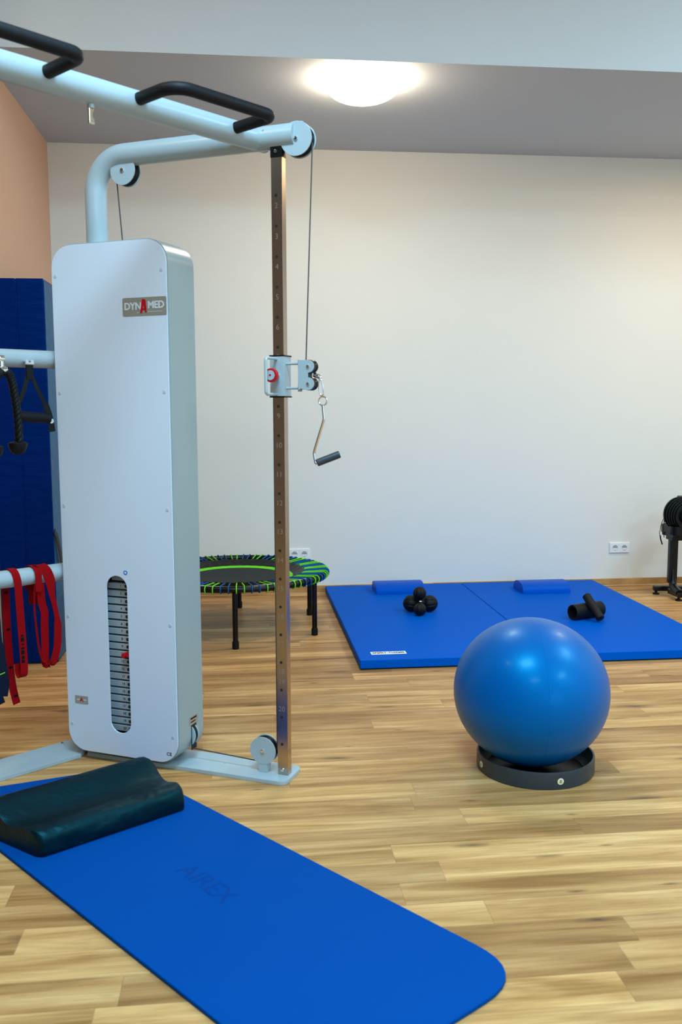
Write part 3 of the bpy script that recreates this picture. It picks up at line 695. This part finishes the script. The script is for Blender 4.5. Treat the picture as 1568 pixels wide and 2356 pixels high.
obj('jumping_bed', B().lathe([(0, .300), (.15, .302), (.305, .312), (.305, .309), (.15, .299), (0, .297)], 96, TC), M['bed'], tr)
obj('green_band', ringdisc(.300, .3125, .342, .319), M['green'], tr)
obj('bed_skirt', ringdisc(.340, .3185, .410, .352, 160, .0025), M['skirt'], tr)
NC = 40
for k in range(NC):
    t0 = 2 * PI * (k + .25) / NC; b = B()
    for sgn in (-.25, .25):
        t = t0 + sgn * 2 * PI / NC; e = Vector((math.cos(t), math.sin(t), 0))
        ti = t0 + sgn * .9 * 2 * PI / NC; ei = Vector((math.cos(ti), math.sin(ti), 0))
        rr = .0185 + .0033; P = [TC + ei * .402 + Vector((0, 0, .346)), TC + ei * .43 + Vector((0, 0, .351))]
        for q in range(0, 11):
            a = math.radians(100 - 24 * q); P.append(TC + e * (TRr + rr * math.cos(a)) + Vector((0, 0, TZ + rr * math.sin(a))))
        P.append(TC + ei * .46 + Vector((0, 0, .330)))
        b.tube(P, .0036, 8)
    obj('bungee_cord', b, M['green'] if k % 2 == 0 else M['cordblue'], tr)

# ------------------------------------------------------------------ gym mats by the back wall
MXX, MY0, MY1, MT = .578, 4.497, 6.455, .0510
def gym_mat(x0, label, left):
    t = thing('gym_mat', (x0 + .5, (MY0 + MY1) / 2, 0), label, 'gym mat', 'blue gym mats side by side')
    b = B().box(x0 + .002, x0 + .998, MY0, MY1, .006, MT, .004, 3)
    obj('cover', b, M['matblue'], t)
    obj('anti_slip_base', B().box(x0 + .008, x0 + .992, MY0 + .006, MY1 - .006, 0, .007), M['rubber'], t)
    if left:
        lb = obj('label', B().box(x0 + .0745, x0 + .2615, 4.597, 4.650, MT, MT + .001, .0003, 1), M['white_print'], t)
        tb = text_bm('SPORT-THIEME', .034, .0004, .0006)
        bx = [v.co.x for v in tb.verts]; s = .17 / (max(bx) - min(bx))
        bb = B(); bb.join(tb, Matrix.Translation((x0 + .168, 4.6235, MT + .0012)) @ Matrix.Diagonal((s, 1, 1, 1))); obj('lettering', bb, M['dark_print'], lb)
        b2_ = B(); b2_.tube([(x0 + .108, 4.612, MT + .0016), (x0 + .116, 4.6235, MT + .0016), (x0 + .128, 4.636, MT + .0016)], .002, 6); obj('red_accent', b2_, M['dumbred'], lb)
    return t
gym_mat(MXX, 'blue gym mat with white label at its near left corner', True)
gym_mat(MXX + 1.0, 'plain blue gym mat, right one of the pair, under the black foam roller', False)

def half_roll(name_label, loc, L, w, h):
    t = thing('half_roll', loc, name_label, 'half roll', 'blue half rolls on the gym mats')
    prof = []
    for k in range(17):
        a = PI * k / 16; x = math.cos(a); s = math.sin(a)
        prof.append(Vector((0, w / 2 * (abs(x) ** .85) * (1 if x >= 0 else -1), max(.0, h * (s ** .8)))))
    b = B().prism([Vector(loc) + Vector((-L / 2, 0, 0)) + p for p in prof], (0, 0, 0), (L, 0, 0))
    bmesh.ops.remove_doubles(b.bm, verts=b.bm.verts, dist=1e-5)
    obj('cover', b, M['rollblue'], t, angle=50)
    return t
hr = half_roll('blue half round roll behind the black ball massager', (1.070, 6.225, MT + .0005), .335, .235, .070)
dup(hr, (2.075, 6.125, MT + .0005), 'blue half round roll on the right mat, behind the crossed foam rollers')

# four-ball massager
fb = thing('ball_massager', (1.09, 5.53, MT), 'black massager of four ribbed balls on the left gym mat', 'massager')
def ribbed(c, r, axis, parent):
    t = bmesh.new(); bmesh.ops.create_uvsphere(t, u_segments=64, v_segments=20, radius=r)
    for v in t.verts:
        a = math.atan2(v.co.y, v.co.x); pol = abs(v.co.z) / r
        g = max(0, math.cos(a * 8)) ** 14
        v.co *= 1 - .07 * g * (1 - pol ** 3)
    q = Vector((0, 0, 1)).rotation_difference(Vector(axis)).to_matrix().to_4x4()
    b = B(); b.join(t, Matrix.Translation(c) @ q); return obj('massage_ball', b, M['rubber'], parent, angle=60)
z = MT + .0425
cL, cR, cF, cT = Vector((1.0425, 5.570, MT + .0530)), Vector((1.1575, 5.556, MT + .0530)), Vector((1.0755, 5.450, MT + .0405)), Vector((1.0865, 5.520, MT + .127))
ribbed(cL, .052, (1, -.1, -.1), fb); ribbed(cR, .052, (1, -.1, .1), fb); ribbed(cF, .0395, (.05, .3, 1), fb); ribbed(cT, .0415, (.0, .2, 1), fb)
hub = (cL + cR + cF + cT) / 4
o = obj('hub', B().tube([cL, hub, cR], .016, 12).tube([cF, hub, cT], .016, 12), M['rubber'], fb)
obj('badge', B().sphere((1.081, 5.462, MT + .0865), .010, 8, (1, .6, .6)), M['chrome'], fb)

# foam roller and small roller leaning on it
def roller(name, a, c, R, r, label, group=None, cat='foam roller', m='foam'):
    a = Vector(a); c = Vector(c); t = thing(name, (min(a.x, c.x), (a.y + c.y) / 2, MT), label, cat, group)
    ax = (c - a); L = ax.length; q = Vector((0, 0, 1)).rotation_difference(ax).to_matrix().to_4x4()
    if r: prof = [(r, 0), (R - .003, 0), (R, .004), (R, L - .004), (R - .003, L), (r, L)]
    b = B().lathe(prof, 40, closed=True); bmesh.ops.transform(b.bm, matrix=Matrix.Translation(a) @ q, verts=b.bm.verts)
    obj('foam_body', b, M[m], t); return t, q
roller('foam_roller', (1.965, 5.222, MT + .0475), (2.175, 5.307, MT + .0475), .0475, .038, 'thick black hollow foam roller lying on the right gym mat')
a2, c2 = Vector((2.106, 5.133, MT + .026)), Vector((2.0675, 5.272, MT + .138))
t2, q2 = roller('foam_roller', a2, c2, .0255, .004, 'slim black foam roller leaning across the thick hollow one')
obj('badge', B().sphere(a2.lerp(c2, .62) + Vector((.020, -.006, .006)), .006, 8, (.6, 1, 1)), M['white_print'], t2)

# ------------------------------------------------------------------ exercise ball and its ring
BC = Vector((1.0487, 3.19, .2877))
ball = thing('exercise_ball', (BC.x, BC.y, .017), 'large shiny blue exercise ball sitting in a grey ring', 'exercise ball')
bm_ = bmesh.new(); bmesh.ops.create_uvsphere(bm_, u_segments=96, v_segments=64, radius=1)
for v in bm_.verts:
    v.co = BC + Vector((v.co.x * .284, v.co.y * .284, v.co.z * .2706))
b = B(); b.join(bm_); obj('shell', b, M['ball'], ball)
sm = []
for k in range(64):
    t = 2 * PI * k / 64; d = Vector((-.085, -.996 , 0)).normalized()
    e = d * math.cos(t); sm.append(BC + Vector((e.x * .2838, e.y * .2838, math.sin(t) * .2704)))
obj('moulding_seam', B().tube(sm, .0009, 6, closed=True), M['ball'], ball)
RC = Vector((1.066, 3.177, 0))
rg = thing('ball_ring', RC, 'dark grey plastic ring stand under the blue exercise ball', 'ball stand')
obj('band', B().lathe([(.2085, .004), (.2115, 0), (.2145, .004), (.2150, .03), (.2150, .058), (.2135, .0625), (.2105, .0635), (.2075, .0625), (.2060, .058), (.1985, .030), (.185, .010), (.175, .0015), (.172, .0), (.20, .0)], 96, RC, closed=True), M['ring'], rg)
obj('inner_shade_disc', B().cyl(RC + Vector((0, 0, .001)), RC + Vector((0, 0, .004)), .1950, 64), M['black'], rg)  # added black disc, stands in for the shade inside the ring
def ring_sticker(ang, mats):
    e = Vector((math.cos(ang), math.sin(ang), 0)); tx = Vector((-e.y, e.x, 0)); mt = frame_mtx(RC + e * .2152 + Vector((0, 0, .031)), tx, (0, 0, 1))
    b = B(); b.join(flat([circle(0, 0, .0115)], .001), mt); s = obj('sticker', b, mats[0], rg)
    b = B(); b.join(flat([circle(0, -.001, .0085)], .0012), mt); obj('sticker_print', b, mats[1], s)
    b = B(); b.join(flat([[(-.002, -.006), (.004, -.003), (.0015, 0), (.004, .005), (-.003, .007), (-.001, .001), (-.004, -.002)]], .0020), mt); obj('sticker_print', b, mats[2], s)
ring_sticker(math.radians(-84), (M['white_print'], M['yellow'], M['purple']))
ring_sticker(math.radians(-172), (M['white_print'], M['yellow'], M['purple']))

# ------------------------------------------------------------------ yoga mat and neck pillow in front
yp = [(-.206, 3.032), (.504, 2.1485), (.5645, 2.042), (.582, 1.965), (.5787, 1.9146), (.5423, 1.8473), (.457, 1.765), (.36, 1.655), (.27, 1.565), (.19, 1.555), (.135, 1.60), (-.0391, 1.846), (-.3466, 2.239), (-.7494, 2.730)]
# rounded rectangle fitted to the photograph's outline
ydir = Vector((.6350, -.7725)); yn = Vector((.7725, .6350))
def YP(s, w): q = Vector((-.206, 3.032)) + ydir * s - yn * w; return (q.x, q.y)
S0, S1, WW = -.34, 1.63, .655
quad = [(-.4375, 3.325), (.655, 1.952), (.1320, 1.600), (-1.075, 3.135)]
out = rounded(quad, [.11, .145, .11, .11])
yoga = thing('exercise_mat', (0, 2.4, 0), 'long blue foam exercise mat with rounded corners in the foreground', 'exercise mat')
ob = obj('foam_sheet', slab(out, 0, .012, .003), M['yoga'], yoga)
bt = text_bm('AIREX', .088, .0003, .001, 1.0)
bb = B(); bb.join(bt, frame_mtx((-.120, 2.445, .0121), (.58, -.81, 0), (.81, .58, 0))); obj('embossed_lettering', bb, M['yogamark'], yoga)

PA, PD = Vector((.8186, .5744, 0)), Vector((-.5744, .8186, 0))
PO = Vector((-.612, 2.640, .012))
prof = [(0.004, .0), (-.004, .012), (-.004, .040), (.004, .062), (.022, .076), (.05, .080), (.085, .072), (.120, .064), (.155, .068), (.190, .086), (.225, .104), (.255, .110), (.280, .102), (.296, .076), (.300, .035), (.294, .006), (.288, 0)]
pil = thing('contour_pillow', (-.45, 2.9, .012), 'black contoured neck pillow lying on the blue exercise mat', 'pillow')
pb = B(); rings = []
NS = 60; LP = .500
rnd = random.Random(3)
from mathutils import noise as mn
pp = smooth_path([(x, 0, z) for x, z in prof], 5)
for i in range(NS + 1):
    s = i / NS; e = min(s, 1 - s) * LP
    k = 1.0 if e > .02 else math.sqrt(max(0, 1 - ((.02 - e) / .02) ** 2)) * .12 + .88
    cx, cz = .148, .045
    ring_ = []
    for p in pp:
        x = cx + (p.x - cx) * k; z = max(0, cz + (p.z - cz) * (k if p.z > .02 else 1))
        q = PO + PA * (s * LP - .075 * (x / .3) * (1 - s)) + PD * x + Vector((0, 0, z))
        nz = mn.noise(Vector((s * 5.0, x * 16, z * 26))) * .0035 + mn.noise(Vector((s * 22 + 5, x * 30, z * 60))) * .0010
        if p.z > .01: q += Vector((0, 0, 1)) * nz + PD * (nz if x < .02 or x > .27 else 0) * -1
        # puckered seam near the right third of the front lobe
        dx = (s - .70) * LP; dd = math.sqrt(dx * dx + (x - .045) ** 2)
        if p.z > .01: q.z += -.006 * math.exp(-(dd / .03) ** 2) + .002 * math.sin(dd * 220) * math.exp(-(dd / .07) ** 2)
        ring_.append(pb.bm.verts.new(q))
    rings.append(ring_)
for i in range(NS):
    A, C = rings[i], rings[i + 1]; n = len(A)
    for k in range(n): pb.bm.faces.new((A[k], A[(k + 1) % n], C[(k + 1) % n], C[k]))
pb.bm.faces.new(rings[0][::-1]); pb.bm.faces.new(rings[-1])
obj('cushion', pb, M['pillow'], pil, angle=50)

# ------------------------------------------------------------------ sockets
def wall_socket(x0, label):
    w, h, z0 = .1548, .0800, .2470
    t = thing('wall_socket', (x0 + w / 2, WY, z0), label, 'wall socket', 'double sockets on the back wall')
    fr = B(); fr.box(x0, x0 + w, WY - .0105, WY, z0, z0 + h, .004, 3); obj('frame_plate', fr, M['socket'], t)
    for k in range(2):
        cx = x0 + w / 2 + (-.0355 if k == 0 else .0355); cz = z0 + h / 2
        b = B().box(cx - .0345, cx + .0345, WY - .0125, WY - .010, cz - .0345, cz + .0345, .001, 1); s = obj('socket_insert', b, M['socket'], t)
        b = B(); b.join(flat([circle(cx, cz, .0205, 32), circle(cx, cz, .0195, 32)], .002), Matrix(((1, 0, 0, 0), (0, 0, 1, WY - .0130), (0, 1, 0, 0), (0, 0, 0, 1)))); obj('socket_collar', b, M['socketshade'], s)
        hp = [(cx + .0195 * math.cos(a), cz + .0195 * math.sin(a)) for a in [PI * j / 16 for j in range(17)]]
        b = B(); b.join(flat([hp], .0006), Matrix(((1, 0, 0, 0), (0, 0, 1, WY - .0128), (0, 1, 0, 0), (0, 0, 0, 1)))); obj('socket_well_shade', b, M['socketshade'], s)  # grey half disc painted as shade in the well's upper half
        b = B()
        for dx, dz in ((-.0095, .003), (0, .003), (.0095, .003), (0, -.0165)): b.cyl((cx + dx, WY - .0136, cz + dz), (cx + dx, WY - .0128, cz + dz), .0024, 10)
        obj('socket_holes', b, M['void'], s)
    return t
ws = wall_socket(.3180, 'white double wall socket behind the guide column, above the trampoline')
dup(ws, (2.7075 + .0774, WY, .2470 - .0005), 'white double wall socket above the right gym mat, beside the dumbbell stand')

# ------------------------------------------------------------------ ceiling lamp
lc = Vector((.674, 5.10, CZ))
lamp = thing('ceiling_lamp', lc + Vector((0, 0, -.125)), 'round white glass dome lamp glowing on the lower ceiling', 'ceiling lamp')
obj('lamp_base', B().cyl(lc + Vector((0, 0, -.022)), lc, .184, 64, bev=.002), M['lampring'], lamp)
prof = [(.178, -.022), (.196, -.026), (.2015, -.034)]
for k in range(1, 15):
    a = PI / 2 * k / 14; prof.append((.2015 * math.cos(a), -.034 - .088 * math.sin(a)))
obj('glass_dome', B().lathe(prof, 72, lc), M['glow'], lamp)

# ------------------------------------------------------------------ dumbbell stand at the right edge
SX, SY = 2.985, 6.03
stand = thing('dumbbell_stand', (SX, SY, 0), 'black metal stand on a low cross foot at the right edge', 'stand')
obj('post', B().box(-.030, .030, -.022, .022, 0, .36, .008, 2), M['blackmetal'], stand, Matrix.Translation((SX, SY, .10)) @ Matrix.Shear('XY', 4, (0.035, 0)) if False else Matrix.Translation((SX, SY, .10)))
obj('post_bend', B().tube(smooth_path([(SX, SY + .0, .20), (SX, SY - .01, .12), (SX - .003, SY - .04, .075), (SX - .01, SY - .14, .052)], 6), .027, 12), M['blackmetal'], stand)
obj('foot_beam', B().box(-.30, .30, -.022, .022, .025, .062, .008, 2), M['blackmetal'], stand, Matrix.Translation((SX + .21, SY + .06, 0)) @ Matrix.Rotation(math.radians(-8), 4, 'Z'))
obj('foot_beam', B().box(-.024, .024, -.16, .0, .025, .062, .008, 2), M['blackmetal'], stand, Matrix.Translation((SX - .008, SY, 0)))
for x, y in ((SX - .065, SY + .10), (SX - .012, SY - .135), (SX + .42, SY + .03)):
    obj('levelling_foot', B().cyl((x, y, 0), (x, y, .011), .023, 20, bev=.003).cyl((x, y, .01), (x, y, .03), .009, 12), M['rubber'], stand)
tray = B()
to = rounded([(-.085, -.12), (.30, -.12), (.30, .10), (-.085, .10)], [.05, .02, .02, .05])
ti = rounded([(-.072, -.107), (.288, -.107), (.288, .087), (-.072, .087)], [.04, .01, .01, .04])
tray.join(flat([to, ti], .058, .003), Matrix.Translation((SX + .02, SY - .01, .483)))
tray.join(flat([ti], .006), Matrix.Translation((SX + .02, SY - .01, .460)))
tray.box(SX - .045, SX + .16, SY - .09, SY + .09, .430, .457, .008, 2)
tray.box(SX - .033, SX + .10, SY - .05, SY + .05, .405, .432, .006, 2)
obj('tray', tray, M['black'], stand)
db = thing('adjustable_dumbbell', (SX + .055, SY - .09, .475), 'black adjustable dumbbell with stacked round plates and red centre on the stand', 'dumbbell')
ctr = Vector((SX + .012, SY - .02, .4745 + .119)); ax = Vector((.10, -1, 0)).normalized()
for k in range(6):
    c0 = ctr + ax * (.012 + .0165 * k) + Vector((.0035 * k, 0, -.002 * k)); r = .1180 - .005 * k
    obj('weight_disc', B().cyl(c0, c0 + ax * .0145, r, 48, bev=.0022), M['black'], db)
c0 = ctr + ax * .115 + Vector((.006, 0, -.008))
cap_ = obj('hub_cap', B().cyl(c0, c0 + ax * .016, .056, 40, bev=.004), M['black'], db)
obj('hub_rim', B().tube([c0 + ax * .0165 + Vector((.024 * math.cos(2 * PI * k / 24), 0, .024 * math.sin(2 * PI * k / 24))) for k in range(24)], .0012, 6, closed=True), M['chrome'], cap_)
obj('hub_badge', B().cyl(c0 + ax * .0160, c0 + ax * .0168, .016, 24), M['dumbred'], cap_)
obj('release_tab', B().box(-.022, .030, -.012, .012, -.030, .030, .006, 2), M['dumbred'], db, Matrix.Translation(ctr + ax * .11 + Vector((.020, 0, .066))))
obj('top_guard', B().box(.02, .19, -.09, .10, .100, .116, .006, 2), M['ring'], db, Matrix.Translation(ctr + Vector((.02, .0, 0))))
sp = thing('strap', (2.82, 5.88, .38), 'thin black strap dangling from the left side of the dumbbell stand', 'strap')
SPX = 2.871
obj('cord', B().tube(smooth_path([(SPX + .051, 5.995, .505), (SPX + .038, 5.99, .560), (SPX + .022, 5.99, .566), (SPX + .008, 5.985, .545), (SPX - .004, 5.98, .515), (SPX - .008, 5.98, .488), (SPX - .013, 5.98, .465), (SPX - .008, 5.98, .440)], 6), .0022, 8), M['rubber'], sp)
obj('cord', B().tube(smooth_path([(SPX + .022, 5.99, .565), (SPX + .019, 5.985, .53), (SPX + .017, 5.985, .475), (SPX + .024, 5.985, .43)], 6), .0026, 8), M['rubber'], sp)
obj('strap_end', B().tube([(SPX - .008, 5.98, .447), (SPX - .003, 5.98, .42), (SPX + .010, 5.98, .383)], .0045, 10), M['rubber'], sp)
obj('buckle', B().box(SPX + .010, SPX + .030, 5.976, 5.988, .450, .472, .002, 1), M['black'], sp)
